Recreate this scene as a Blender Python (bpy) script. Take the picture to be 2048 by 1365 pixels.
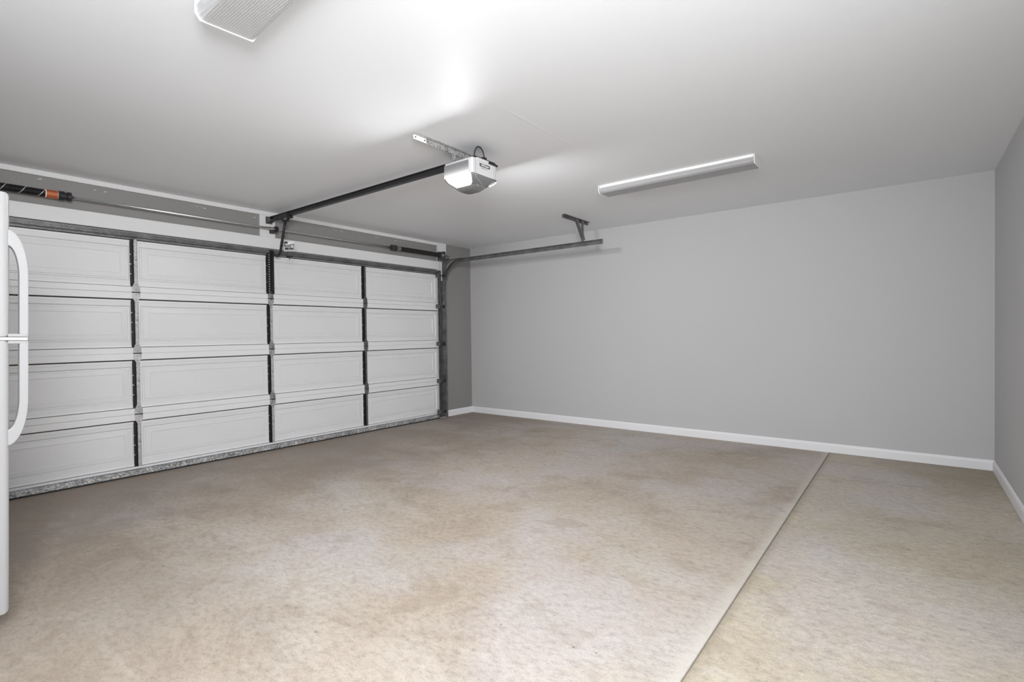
import bpy, bmesh, math, random
from mathutils import Vector, Matrix

random.seed(7)
for o in list(bpy.data.objects):
    bpy.data.objects.remove(o)
SC = bpy.context.scene
COL = SC.collection

# ------------------------------------------------------------------ camera
H = 2.528            # ceiling height
XC = 5.942           # wall behind, parallel to the garage door
YL = -6.42           # left wall
R_ = Vector((0.78964993, 0.61343658, -0.01218791))
U_ = Vector((0.000673501, 0.01899770, 0.99981930))
F_ = Vector((-0.61355728, 0.78951545, -0.01458838))
cd = bpy.data.cameras.new('camera')
cd.sensor_width = 36.0
cd.lens = 36.0 * 1024.48 / 2048.0
cd.clip_start = 0.02
cam = bpy.data.objects.new('camera', cd)
COL.objects.link(cam)
m = Matrix(((R_.x, U_.x, -F_.x, 5.37925), (R_.y, U_.y, -F_.y, -5.8893),
            (R_.z, U_.z, -F_.z, 1.20957), (0, 0, 0, 1)))
cam.matrix_world = m
SC.camera = cam

# ------------------------------------------------------------------ world, lamps, exposure
w = bpy.data.worlds.new('world')
SC.world = w
w.use_nodes = True
w.node_tree.nodes['Background'].inputs[0].default_value = (0.75, 0.85, 1.0, 1)
w.node_tree.nodes['Background'].inputs[1].default_value = 0.6
SC.view_settings.view_transform = 'Standard'
SC.view_settings.look = 'None'
SC.view_settings.gamma = 1.0
SC.view_settings.use_curve_mapping = False
SC.view_settings.exposure = 0.28


def area(name, loc, target, sx, sy, power, col=(1, 1, 1), spread=180):
    l = bpy.data.lights.new(name, 'AREA')
    l.shape = 'RECTANGLE'
    l.size = sx
    l.size_y = sy
    l.energy = power
    l.color = col
    l.spread = math.radians(spread)
    o = bpy.data.objects.new(name, l)
    COL.objects.link(o)
    o.location = loc
    d = Vector(target) - Vector(loc)
    o.rotation_euler = d.to_track_quat('-Z', 'Y').to_euler()
    return o


# unseen fill lamp added at the side-wall opening behind the camera
area('side_fill', (4.55, YL + 0.10, 1.25), (4.3, 0, 1.5), 2.6, 2.2, 4, (0.97, 0.985, 1.0))
# added fill lamp in front of the windowless back wall, out of view
area('back_fill', (XC - 0.04, -4.6, 1.3), (0, -4.6, 1.4), 1.8, 1.6, 9, (0.97, 0.985, 1.0))
# fill lamp added low near the refrigerator, unseen, lifting the ceiling
area('low_fill', (3.6, -6.30, 0.5), (3.0, -5.0, 2.6), 1.0, 0.5, 2, (0.985, 0.99, 1.0))
# main fill lamp, added out of view in the corner behind the camera
area('corner_fill', (5.55, -6.1, 1.9), (1.6, -2.2, 1.0), 0.8, 0.8, 82, (0.985, 0.99, 1.0), 142)

# ------------------------------------------------------------------ materials
def mat(name, base, rough=0.6, metal=0.0, spec=0.5):
    M = bpy.data.materials.new(name)
    M.use_nodes = True
    b = M.node_tree.nodes['Principled BSDF']
    b.inputs['Base Color'].default_value = (*base, 1) if len(base) == 3 else base
    b.inputs['Roughness'].default_value = rough
    b.inputs['Metallic'].default_value = metal
    b.inputs['Specular IOR Level'].default_value = spec
    return M


class N:
    """tiny node helper"""
    def __init__(s, M):
        s.t = M.node_tree
        s.b = s.t.nodes['Principled BSDF']

    def n(s, typ, **kw):
        x = s.t.nodes.new(typ)
        for k, v in kw.items():
            setattr(x, k, v)
        return x

    def link(s, a, b):
        s.t.links.new(a, b)

    def coord(s, scale=(1, 1, 1), rot=(0, 0, 0), loc=(0, 0, 0)):
        tc = s.n('ShaderNodeTexCoord')
        mp = s.n('ShaderNodeMapping')
        mp.inputs['Scale'].default_value = scale
        mp.inputs['Rotation'].default_value = rot
        mp.inputs['Location'].default_value = loc
        s.link(tc.outputs['Object'], mp.inputs['Vector'])
        return mp.outputs[0]

    def noise(s, vec, scale, detail=4, rough=0.55, dist=0.0):
        x = s.n('ShaderNodeTexNoise')
        x.inputs['Scale'].default_value = scale
        x.inputs['Detail'].default_value = detail
        x.inputs['Roughness'].default_value = rough
        x.inputs['Distortion'].default_value = dist
        s.link(vec, x.inputs['Vector'])
        return x.outputs['Fac']

    def ramp(s, fac, stops):
        x = s.n('ShaderNodeValToRGB')
        e = x.color_ramp.elements
        while len(e) < len(stops):
            e.new(0.5)
        for i, (p, c) in enumerate(stops):
            e[i].position = p
            e[i].color = (c, c, c, 1) if not isinstance(c, tuple) else (*c, 1)
        s.link(fac, x.inputs[0])
        return x.outputs[0]

    def mix(s, fac, a, b, mode='MIX'):
        x = s.n('ShaderNodeMix', data_type='RGBA', blend_type=mode)
        for sock, v in ((x.inputs[0], fac), (x.inputs[6], a), (x.inputs[7], b)):
            if isinstance(v, (int, float)):
                sock.default_value = v
            elif isinstance(v, tuple):
                sock.default_value = (*v, 1)
            else:
                s.link(v, sock)
        return x.outputs[2]

    def math(s, op, a, b=None):
        x = s.n('ShaderNodeMath', operation=op)
        for i, v in enumerate((a, b)):
            if v is None:
                continue
            if isinstance(v, (int, float)):
                x.inputs[i].default_value = v
            else:
                s.link(v, x.inputs[i])
        return x.outputs[0]

    def bump(s, h, strength=0.3, dist=0.002):
        x = s.n('ShaderNodeBump')
        x.inputs['Strength'].default_value = strength
        x.inputs['Distance'].default_value = dist
        s.link(h, x.inputs['Height'])
        s.link(x.outputs[0], s.b.inputs['Normal'])

    def color(s, c):
        s.link(c, s.b.inputs['Base Color'])

    def rough(s, c):
        s.link(c, s.b.inputs['Roughness'])

    def xyz(s, vec):
        x = s.n('ShaderNodeSeparateXYZ')
        s.link(vec, x.inputs[0])
        return x.outputs


def paint(name, base, var=0.02, bump=0.25, rough=0.6, scale=90, spec=0.35):
    M = mat(name, base, rough, 0, spec)
    n = N(M)
    v = n.coord()
    big = n.noise(v, 0.7, 3)
    n.color(n.mix(big, tuple(c * (1 - var) for c in base), tuple(min(1, c * (1 + var)) for c in base)))
    n.bump(n.noise(v, scale, 3), bump, 0.0015)
    return M


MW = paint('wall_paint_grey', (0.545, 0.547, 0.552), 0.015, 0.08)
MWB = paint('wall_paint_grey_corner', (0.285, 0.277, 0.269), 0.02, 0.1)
MC = paint('ceiling_paint', (0.865, 0.88, 0.90), 0.012, 0.35, 0.55, 60, 0.4)
MT = paint('trim_white', (0.78, 0.78, 0.785), 0.02, 0.15, 0.45, 40)
MBB = paint('baseboard_white', (0.86, 0.86, 0.88), 0.01, 0.05, 0.4, 40)

# ceiling: two drywall tape seams as faint relief
n = N(MC)
v = n.coord()
xs = n.xyz(v)
wob = n.math('MULTIPLY', n.math('SUBTRACT', n.noise(v, 3, 3), 0.5), 0.03)
d1 = n.math('ABSOLUTE', n.math('ADD', n.math('SUBTRACT', xs[0], 3.5), wob))
ridge = n.ramp(d1, [(0.0, 1.0), (0.006, 0.8), (0.012, 0.0)])
gate = n.ramp(n.math('DIVIDE', n.math('ADD', xs[1], 6), 6), [(0.40, 0.0), (0.42, 1.0), (0.58, 1.0), (0.63, 0.0)])
knock = n.ramp(n.noise(n.coord((1, 1, 1), (0, 0, 0.6)), 14, 5, 0.6), [(0.62, 0.0), (0.72, 1.0)])
patch = n.ramp(n.noise(v, 0.9, 2), [(0.55, 0.0), (0.66, 1.0)])
hgt = n.math('ADD', n.math('MULTIPLY', n.noise(v, 70, 3), 0.35),
             n.math('ADD', n.math('MULTIPLY', ridge, gate), n.math('MULTIPLY', n.math('MULTIPLY', knock, patch), 0.5)))
n.bump(hgt, 0.35, 0.002)


def concrete(name, tint, seed, main):
    """tint = dark / body / pale; broad mottling, grain and specks all in metres on the slab"""
    M = mat(name, tint[1], 0.62, 0, 0.35)
    n = N(M)
    v = n.coord((1, 1, 1), (0, 0, 0), (seed, seed * 1.7, 0))
    vs = n.coord((0.75, 1.25, 1), (0, 0, math.radians(-40)), (seed, 0, 0))   # trowel direction
    big = n.noise(v, 0.55, 6, 0.62, 0.3)
    mid = n.noise(vs, 1.9, 14, 0.76, 0.7)
    fine = n.noise(vs, 30, 10, 0.78, 0.25)
    grit = n.noise(v, 170, 6, 0.8)
    dk, bd, pl_ = tint
    col = n.ramp(big, [(0.36, tuple(0.5 * (x + y) for x, y in zip(dk, bd))), (0.48, bd), (0.62, pl_)])
    col = n.mix(n.ramp(mid, [(0.36, 0.62), (0.49, 0.0)]), col, dk)
    col = n.mix(n.ramp(mid, [(0.52, 0.0), (0.66, 0.45)]), col, pl_)
    # faint mauve and blue-grey cures
    col = n.mix(n.ramp(n.noise(v, 0.9, 5, 0.6), [(0.50, 0.0), (0.60, 0.34)]), col, (0.55, 0.51, 0.54))
    col = n.mix(n.ramp(n.noise(n.coord((1, 1, 1), (0, 0, 0), (seed + 4, 7, 0)), 0.8, 5, 0.6), [(0.53, 0.0), (0.62, 0.30)]), col, (0.54, 0.54, 0.53))
    fm = n.ramp(fine, [(0.33, 0.70), (0.5, 1.0), (0.66, 1.15)])
    col = n.mix(1.0, col, fm, 'MULTIPLY')
    gm = n.ramp(grit, [(0.34, 0.76), (0.5, 1.0), (0.66, 1.15)])
    col = n.mix(1.0, col, gm, 'MULTIPLY')
    # brown blots with ragged rims
    bl = n.noise(n.coord((0.9, 1.3, 1), (0, 0, math.radians(-35)), (seed + 2, 5, 0)), 2.7, 10, 0.66, 0.9)
    col = n.mix(n.ramp(bl, [(0.56, 0.0), (0.64, 0.40), (0.74, 0.25)]), col, (0.33, 0.265, 0.205))
    col = n.mix(n.ramp(bl, [(0.30, 0.50), (0.38, 0.0)]), col, (0.62, 0.575, 0.53))
    # short scuffs, broken by a second mask
    gate = n.ramp(n.noise(v, 1.7, 4, 0.6), [(0.48, 0.0), (0.56, 1.0)])
    sc = n.noise(n.coord((3.0, 14, 1), (0, 0, math.radians(-38)), (seed, 3, 0)), 2.2, 8, 0.8, 0.8)
    col = n.mix(n.math('MULTIPLY', gate, n.ramp(sc, [(0.30, 0.55), (0.37, 0.0)])), col, (0.25, 0.21, 0.17))
    sc2 = n.noise(n.coord((3, 9, 1), (0, 0, math.radians(-30)), (seed, 9, 0)), 3.4, 8, 0.75, 0.5)
    col = n.mix(n.ramp(sc2, [(0.66, 0.0), (0.74, 0.5)]), col, (0.76, 0.71, 0.65))
    # scattered pits
    vo = n.n('ShaderNodeTexVoronoi')
    vo.inputs['Scale'].default_value = 7.0
    n.link(v, vo.inputs['Vector'])
    pm = n.ramp(vo.outputs['Distance'], [(0.0, 0.9), (0.032, 0.8), (0.042, 0.0)])
    sel = n.ramp(n.noise(v, 1.9, 2), [(0.40, 0.0), (0.44, 1.0)])
    col = n.mix(n.math('MULTIPLY', pm, sel), col, (0.20, 0.17, 0.15))
    xs = n.xyz(n.coord())
    if main:
        # darker and browner towards the vehicle door, edge broken by noise
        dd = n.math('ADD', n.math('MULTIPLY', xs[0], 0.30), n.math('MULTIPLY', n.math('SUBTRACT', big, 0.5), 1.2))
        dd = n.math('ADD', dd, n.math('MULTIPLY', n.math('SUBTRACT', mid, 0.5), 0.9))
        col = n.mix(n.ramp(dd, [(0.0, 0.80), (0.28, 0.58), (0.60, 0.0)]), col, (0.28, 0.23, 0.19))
        # darker patch beside the refrigerator
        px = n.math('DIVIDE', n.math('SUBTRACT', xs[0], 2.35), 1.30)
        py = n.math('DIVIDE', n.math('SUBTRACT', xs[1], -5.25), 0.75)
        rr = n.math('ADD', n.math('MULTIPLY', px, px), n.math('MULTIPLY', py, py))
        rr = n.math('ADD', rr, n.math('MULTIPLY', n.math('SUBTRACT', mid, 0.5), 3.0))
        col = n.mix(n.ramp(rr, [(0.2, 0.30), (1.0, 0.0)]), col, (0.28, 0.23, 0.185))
        # darker strip along the right-hand wall
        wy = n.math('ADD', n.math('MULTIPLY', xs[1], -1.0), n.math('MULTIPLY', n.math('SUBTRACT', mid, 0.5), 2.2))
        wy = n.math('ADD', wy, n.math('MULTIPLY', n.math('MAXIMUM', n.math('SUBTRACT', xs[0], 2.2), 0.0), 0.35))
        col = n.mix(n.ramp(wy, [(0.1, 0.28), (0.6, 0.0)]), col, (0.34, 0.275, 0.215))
        # pale steel-trowelled edge along the joint
        ed = n.math('ADD', n.math('SUBTRACT', 4.742, xs[0]), n.math('MULTIPLY', n.math('SUBTRACT', n.noise(v, 5, 4), 0.5), 0.08))
        col = n.mix(n.ramp(ed, [(0.0, 0.50), (0.020, 0.38), (0.055, 0.0)]), col, (0.62, 0.595, 0.535))
    else:
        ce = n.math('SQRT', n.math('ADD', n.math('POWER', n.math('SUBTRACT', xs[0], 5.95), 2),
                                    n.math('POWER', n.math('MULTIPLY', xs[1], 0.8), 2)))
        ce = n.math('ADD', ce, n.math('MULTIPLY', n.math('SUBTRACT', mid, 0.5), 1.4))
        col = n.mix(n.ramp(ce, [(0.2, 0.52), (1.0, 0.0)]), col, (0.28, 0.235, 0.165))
        # grime gathered in the low side of the joint
        ge = n.math('ADD', n.math('SUBTRACT', xs[0], 4.754), n.math('MULTIPLY', n.math('SUBTRACT', n.noise(v, 14, 5), 0.5), 0.02))
        col = n.mix(n.ramp(ge, [(0.0, 0.75), (0.008, 0.45), (0.045, 0.0)]), col, (0.27, 0.225, 0.17))
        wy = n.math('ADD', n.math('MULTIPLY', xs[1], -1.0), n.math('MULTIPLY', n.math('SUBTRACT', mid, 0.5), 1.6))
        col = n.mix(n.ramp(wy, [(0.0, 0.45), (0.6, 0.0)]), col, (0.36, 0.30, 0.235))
    n.color(col)
    n.rough(n.ramp(mid, [(0.3, 0.55), (0.7, 0.75)]))
    n.bump(n.math('ADD', n.math('MULTIPLY', fine, 0.7), n.math('MULTIPLY', grit, 0.3)), 0.55, 0.0035)
    return M


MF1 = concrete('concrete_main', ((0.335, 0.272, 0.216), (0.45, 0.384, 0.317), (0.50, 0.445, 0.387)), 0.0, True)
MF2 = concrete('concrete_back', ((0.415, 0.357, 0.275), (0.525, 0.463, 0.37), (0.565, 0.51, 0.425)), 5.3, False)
MFD = mat('concrete_dark', (0.24, 0.205, 0.165), 0.9)


def galv(name, base=0.42, rough=0.42, metal=0.85, sc=60, spot=0.35):
    M = mat(name, (base,) * 3, rough, metal)
    n = N(M)
    v = n.coord()
    vo = n.n('ShaderNodeTexVoronoi')
    vo.inputs['Scale'].default_value = sc
    n.link(v, vo.inputs['Vector'])
    sp = n.ramp(vo.outputs['Color'], [(0.2, base * (1 - spot)), (0.5, base), (0.9, min(1, base * (1 + spot * 1.6)))])
    dirt = n.ramp(n.noise(v, 6, 4), [(0.35, 0.6), (0.6, 1.0)])
    n.color(n.mix(1.0, sp, dirt, 'MULTIPLY'))
    n.rough(n.ramp(n.noise(v, 30, 3), [(0.3, rough - 0.08), (0.7, rough + 0.15)]))
    return M


MG = galv('galvanised_steel', 0.50, 0.42, 0.8)
MGD = galv('galvanised_steel_dull', 0.20, 0.5, 0.7, 170, 0.22)
MGB = galv('galvanised_bottom_bar', 0.52, 0.5, 0.45, 90, 0.45)
MHG = galv('hinge_steel', 0.58, 0.45, 0.35, 120, 0.06)
MTR = galv('track_steel', 0.26, 0.38, 0.75, 200, 0.10)
MBK = mat('black_steel', (0.022, 0.022, 0.024), 0.42, 0.3)
MBR = mat('black_rubber', (0.02, 0.02, 0.02), 0.75)
MDK = mat('dark_slot', (0.06, 0.06, 0.065), 0.8)  # shade inside the door slots put into a dark colour
MSH = mat('shaft_steel', (0.62, 0.62, 0.63), 0.25, 0.95)
MNY = mat('nylon_roller', (0.05, 0.05, 0.05), 0.5)
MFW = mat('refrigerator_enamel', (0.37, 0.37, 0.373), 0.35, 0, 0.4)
MFG = mat('refrigerator_grey_trim', (0.55, 0.55, 0.56), 0.5)
MFB = mat('refrigerator_base_grille', (0.25, 0.25, 0.26), 0.6)
MLH = mat('fixture_white_steel', (0.86, 0.86, 0.865), 0.4)
MLE = mat('fixture_end_cap', (0.84, 0.84, 0.84), 0.35)
MOW = mat('opener_white_plastic', (0.60, 0.60, 0.605), 0.4)
MOG = mat('opener_grey_plastic', (0.17, 0.17, 0.172), 0.25, 0, 0.6)
MOL = mat('opener_line', (0.5, 0.5, 0.5), 0.5)
MWT = mat('white_paper', (0.80, 0.80, 0.80), 0.6)
MPB = mat('print_black', (0.02, 0.02, 0.02), 0.5)
MPG = mat('print_grey', (0.28, 0.28, 0.28), 0.6)
MOR = mat('warning_orange', (0.62, 0.15, 0.045), 0.5)
MORD = mat('warning_orange_print', (0.16, 0.035, 0.02), 0.5)
MOY = mat('warning_orange_pale', (0.72, 0.36, 0.15), 0.5)
MLB = mat('spring_label_grey', (0.17, 0.16, 0.16), 0.6)

# door skin: embossed wood grain in glossy white enamel
MD = mat('door_enamel', (0.64, 0.64, 0.645), 0.27, 0, 0.6)
n = N(MD)
v = n.coord((30, 5, 46))
v2 = n.coord((30, 11, 120))
g = n.math('ADD', n.math('MULTIPLY', n.noise(v, 1.0, 5, 0.65, 1.2), 0.7), n.math('MULTIPLY', n.noise(v2, 1.0, 3, 0.6, 0.6), 0.4))
n.bump(g, 0.55, 0.003)
n.color(n.mix(n.noise(n.coord(), 1.3, 4), (0.73, 0.735, 0.745), (0.80, 0.805, 0.815)))
MDR = mat('door_rail_enamel', (0.80, 0.805, 0.81), 0.4, 0, 0.5)
n = N(MDR)
n.bump(n.noise(n.coord((30, 4, 60)), 1.0, 4), 0.25, 0.0015)

# wraparound lens: fine prisms
def lens_mat(name, base, s, rough=0.25):
    M = mat(name, base, rough, 0, 0.6)
    n = N(M)
    xs = n.xyz(n.coord())
    a = n.math('SINE', n.math('MULTIPLY', n.math('ADD', xs[0], xs[1]), s))
    b = n.math('SINE', n.math('MULTIPLY', n.math('SUBTRACT', xs[0], xs[1]), s))
    p = n.math('MULTIPLY', a, b)
    n.bump(p, 0.6, 0.0012)
    n.color(n.mix(n.ramp(p, [(0.35, 0.0), (0.65, 1.0)]), tuple(c * 0.86 for c in base), tuple(min(1, c * 1.05) for c in base)))
    return M
ML1 = lens_mat('fixture_lens', (0.40, 0.40, 0.405), 700, 0.14)
ML2 = lens_mat('fixture_lens_wide', (0.56, 0.56, 0.565), 330, 0.3)

# opener light lens: gives off light, strongest at its lower edge where the diodes sit
def glow(name, strength, top=None):
    M = mat(name, (0.7, 0.7, 0.7), 0.35)
    n = N(M)
    n.b.inputs['Emission Color'].default_value = (1, 1, 1, 1)
    if top is None:
        n.b.inputs['Emission Strength'].default_value = strength
    else:
        xs = n.xyz(n.coord())
        f = n.n('ShaderNodeMapRange')
        f.inputs[1].default_value = top[0]
        f.inputs[2].default_value = top[1]
        n.link(xs[2], f.inputs[0])
        e = n.math('MULTIPLY', n.math('POWER', n.math('SUBTRACT', 1.0, f.outputs[0]), 3.4), strength)
        n.link(e, n.b.inputs['Emission Strength'])
        n.b.inputs['Base Color'].default_value = (0.2, 0.2, 0.205, 1)
    return M
MLED = glow('opener_light_diffuser', 410)
MLR = glow('opener_light_rim', 3)
MLP = glow('opener_light_panel', 1.3, (2.305, 2.40))

# torsion springs: black coils with a dashed paint line that has wound into a spiral
def spring_mat(name, line):
    M = mat(name, (0.018, 0.018, 0.02), 0.4, 0.4)
    n = N(M)
    xs = n.xyz(n.coord())
    ang = n.math('DIVIDE', n.math('ARCTAN2', xs[2], xs[0]), 2 * math.pi)
    ph = n.math('FRACT', n.math('ADD', n.math('DIVIDE', xs[1], 0.108), n.math('SUBTRACT', 4.62, ang)))
    msk = n.ramp(ph, [(0.0, 1.0), (0.045, 1.0), (0.05, 0.0)])
    n.color(n.mix(msk, (0.018, 0.018, 0.02), line))
    return M
MSP1 = spring_mat('spring_black_coil', (0.75, 0.75, 0.75))
MSP2 = spring_mat('spring_brown_coil', (0.05, 0.045, 0.042))


def perf_mat(name, base, hole, pitch, ax, r, rough=0.45, metal=0.6, off=0.0, lat=0, latc=0.0):
    """punched strap: row of round holes every `pitch` along axis ax, centred at latc on axis lat"""
    M = mat(name, base, rough, metal)
    n = N(M)
    xs = n.xyz(n.coord())
    fr = n.math('SUBTRACT', n.math('FRACT', n.math('DIVIDE', n.math('ADD', xs[ax], 50 + off), pitch)), 0.5)
    a = n.math('MULTIPLY', fr, pitch)
    b = n.math('SUBTRACT', xs[lat], latc)
    d = n.math('SQRT', n.math('ADD', n.math('MULTIPLY', a, a), n.math('MULTIPLY', b, b)))
    msk = n.math('LESS_THAN', d, r)
    n.color(n.mix(msk, base, hole))
    return M


# ------------------------------------------------------------------ mesh helpers
class MB:
    def __init__(s):
        s.v = []
        s.f = []
        s.m = []
        s.sm = []

    def add(s, vs, fs, mi=0, smooth=False):
        o = len(s.v)
        s.v += [tuple(x) for x in vs]
        s.f += [tuple(i + o for i in f) for f in fs]
        s.m += [mi] * len(fs)
        s.sm += [smooth] * len(fs)
        return s

    def box(s, x0, x1, y0, y1, z0, z1, mi=0):
        vs = [(x, y, z) for x in (x0, x1) for y in (y0, y1) for z in (z0, z1)]
        fs = [(0, 1, 3, 2), (4, 6, 7, 5), (0, 4, 5, 1), (2, 3, 7, 6), (0, 2, 6, 4), (1, 5, 7, 3)]
        return s.add(vs, fs, mi)

    def bbox(s, x0, x1, y0, y1, z0, z1, r=0.003, mi=0, seg=2):
        bm = bmesh.new()
        bmesh.ops.create_cube(bm, size=1)
        for v in bm.verts:
            v.co = Vector(((x0 + x1) / 2 + v.co.x * (x1 - x0), (y0 + y1) / 2 + v.co.y * (y1 - y0), (z0 + z1) / 2 + v.co.z * (z1 - z0)))
        bmesh.ops.bevel(bm, geom=bm.edges[:], offset=r, segments=seg, affect='EDGES', profile=0.5)
        bm.verts.index_update()
        s.add([v.co[:] for v in bm.verts], [tuple(v.index for v in f.verts) for f in bm.faces], mi)
        bm.free()
        return s

    def prism(s, pts, ax, a, b, mi=0):
        """extrude 2-D polygon (other two axes in order) along axis ax from a to b"""
        def P(p, t):
            if ax == 0:
                return (t, p[0], p[1])
            if ax == 1:
                return (p[0], t, p[1])
            return (p[0], p[1], t)
        k = len(pts)
        vs = [P(p, a) for p in pts] + [P(p, b) for p in pts]
        fs = [tuple(range(k))[::-1], tuple(range(k, 2 * k))] + [(i, (i + 1) % k, (i + 1) % k + k, i + k) for i in range(k)]
        return s.add(vs, fs, mi)

    def tube(s, path, r, seg=8, mi=0, cap=True, smooth=True):
        path = [Vector(p) for p in path]
        rs = r if isinstance(r, (list, tuple)) else [r] * len(path)
        vs = []
        fs = []
        t0 = (path[1] - path[0]).normalized()
        up = Vector((0, 0, 1)) if abs(t0.z) < 0.9 else Vector((1, 0, 0))
        nrm = t0.cross(up).normalized()
        for i, p in enumerate(path):
            a = path[max(i - 1, 0)]
            b = path[min(i + 1, len(path) - 1)]
            t = (b - a).normalized()
            nrm = (nrm - t * nrm.dot(t)).normalized()
            bn = t.cross(nrm)
            for k in range(seg):
                an = 2 * math.pi * k / seg
                vs.append(p + (nrm * math.cos(an) + bn * math.sin(an)) * rs[i])
        for i in range(len(path) - 1):
            for k in range(seg):
                k2 = (k + 1) % seg
                fs.append((i * seg + k, i * seg + k2, (i + 1) * seg + k2, (i + 1) * seg + k))
        s.add(vs, fs, mi, smooth)
        if cap:
            o = len(s.v) - len(vs)
            s.f.append(tuple(o + k for k in range(seg))[::-1])
            s.f.append(tuple(o + (len(path) - 1) * seg + k for k in range(seg)))
            s.m += [mi, mi]
            s.sm += [False, False]
        return s

    def cyl(s, a, b, r, seg=20, mi=0):
        return s.tube([a, b], r, seg, mi)

    def lathe_y(s, cx, cz, prof, seg=28, mi=0):
        """profile of (y, r) turned about the y axis"""
        return s.tube([(cx, y, cz) for y, r in prof], [r for y, r in prof], seg, mi) if False else s._lathe(cx, cz, prof, seg, mi)

    def _lathe(s, cx, cz, prof, seg, mi):
        vs = []
        fs = []
        for y, r in prof:
            for k in range(seg):
                an = 2 * math.pi * k / seg
                vs.append((cx + math.cos(an) * r, y, cz + math.sin(an) * r))
        for i in range(len(prof) - 1):
            for k in range(seg):
                k2 = (k + 1) % seg
                fs.append((i * seg + k, i * seg + k2, (i + 1) * seg + k2, (i + 1) * seg + k))
        fs.append(tuple(range(seg)))
        fs.append(tuple((len(prof) - 1) * seg + k for k in range(seg)))
        return s.add(vs, fs, mi, False)

    def sweep(s, prof, path, mi=0):
        """closed 2-D profile [(offset_normal, y)] swept along a path in an x-z plane"""
        k = len(prof)
        vs = []
        fs = []
        for i, p in enumerate(path):
            a = path[max(i - 1, 0)]
            b = path[min(i + 1, len(path) - 1)]
            tx, tz = b[0] - a[0], b[1] - a[1]
            L = math.hypot(tx, tz)
            nx, nz = -tz / L, tx / L
            for (o, y) in prof:
                vs.append((p[0] + nx * o, y, p[1] + nz * o))
        for i in range(len(path) - 1):
            for j in range(k):
                j2 = (j + 1) % k
                fs.append((i * k + j, i * k + j2, (i + 1) * k + j2, (i + 1) * k + j))
        fs.append(tuple(range(k)))
        fs.append(tuple((len(path) - 1) * k + j for j in range(k)))
        return s.add(vs, fs, mi)

    def obj(s, name, mats, parent=None, loc=(0, 0, 0), **props):
        me = bpy.data.meshes.new(name)
        L = Vector(loc)
        me.from_pydata([tuple(Vector(v) - L) for v in s.v], [], s.f)
        for x in (mats if isinstance(mats, (list, tuple)) else [mats]):
            me.materials.append(x)
        me.polygons.foreach_set('material_index', s.m)
        me.polygons.foreach_set('use_smooth', s.sm)
        bm = bmesh.new()
        bm.from_mesh(me)
        bmesh.ops.recalc_face_normals(bm, faces=bm.faces[:])
        bm.to_mesh(me)
        bm.free()
        me.update()
        o = bpy.data.objects.new(name, me)
        COL.objects.link(o)
        if parent is not None:
            pl = Vector((0, 0, 0))
            q = parent
            while q:
                pl += Vector(q.location)
                q = q.parent
            o.parent = parent
            o.location = L - pl
        else:
            o.location = L
        for k, v in props.items():
            o[k] = v
        return o


def thing(name, loc, label, cat, group=None):
    o = bpy.data.objects.new(name, None)
    o.empty_display_size = 0.1
    COL.objects.link(o)
    o.location = loc
    o['label'] = label
    o['category'] = cat
    if group:
        o['group'] = group
    return o


S = dict(kind='structure')

# ------------------------------------------------------------------ room shell
YG0, YG1 = -5.620, -0.709       # garage door opening
ZG = 2.143
JX = 4.752                      # slab joint
fl = MB().box(-0.6, XC + 0.1, YL - 0.1, 0.1, -0.25, -0.012).obj('floor', MFD, **S)
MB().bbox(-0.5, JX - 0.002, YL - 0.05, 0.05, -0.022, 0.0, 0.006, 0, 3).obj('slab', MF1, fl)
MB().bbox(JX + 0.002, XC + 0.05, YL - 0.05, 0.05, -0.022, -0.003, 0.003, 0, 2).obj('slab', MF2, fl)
MB().box(-0.12, XC + 0.1, YL - 0.1, 0.1, H, H + 0.12).obj('ceiling', MC, **S)
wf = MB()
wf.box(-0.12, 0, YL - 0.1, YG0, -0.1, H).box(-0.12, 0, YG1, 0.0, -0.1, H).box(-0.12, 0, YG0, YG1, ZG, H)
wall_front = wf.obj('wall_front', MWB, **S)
MB().box(-0.12, XC + 0.1, 0.0, 0.1, -0.1, H).obj('wall_right', MW, **S)
MB().box(XC, XC + 0.1, YL - 0.1, 0.1, -0.1, H).obj('wall_back', MW, **S)
wl = MB()
wl.box(-0.12, 3.2, YL - 0.1, YL, -0.1, H).box(5.9, XC + 0.1, YL - 0.1, YL, -0.1, H).box(3.2, 5.9, YL - 0.1, YL, 2.45, H)
wl.obj('wall_left', MW, **S)


def base_prof(h=0.089, t=0.013):
    return [(0, 0), (t, 0), (t, h - 0.022), (t * 0.75, h - 0.012), (t * 0.45, h - 0.004), (t * 0.2, h), (0, h)]
bp = base_prof()
MB().prism([(-a, z) for a, z in bp], 0, 0.0, XC).obj('baseboard_right', MBB, **S)
MB().prism([(a, z) for a, z in bp], 1, -0.538, 0.0).obj('baseboard_front', MBB, **S)
MB().prism([(XC - a, z) for a, z in bp], 1, YL, 0.0).obj('baseboard_back', MBB, **S)

# white boards around the opening
MB().bbox(0, 0.020, -5.80, YG1, ZG, 2.262, 0.002).obj('trim_1', MT, **S)        # header board
MB().bbox(0, 0.022, -6.2, -0.538, 2.488, H, 0.002).obj('trim_2', MT, **S)       # strip under the ceiling
MB().bbox(0, 0.020, -3.258, -3.096, 2.262, 2.488, 0.002).obj('trim_3', MT, **S) # spring pad
MB().bbox(0, 0.020, YG1, -0.540, 0.0, 2.488, 0.002).obj('trim_4', MT, **S)      # right jamb
MB().bbox(0, 0.020, -5.79, YG0, 0.0, 2.488, 0.002).obj('trim_5', MT, **S)       # left jamb
# weather stop behind the leaf
ws = MB().box(-0.12, -0.05, YG0, YG0 + 0.06, 0, ZG).box(-0.12, -0.05, YG1 - 0.06, YG1, 0, ZG).box(-0.12, -0.05, YG0, YG1, ZG - 0.06, ZG)
ws.obj('trim_6', MT, **S)
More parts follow.
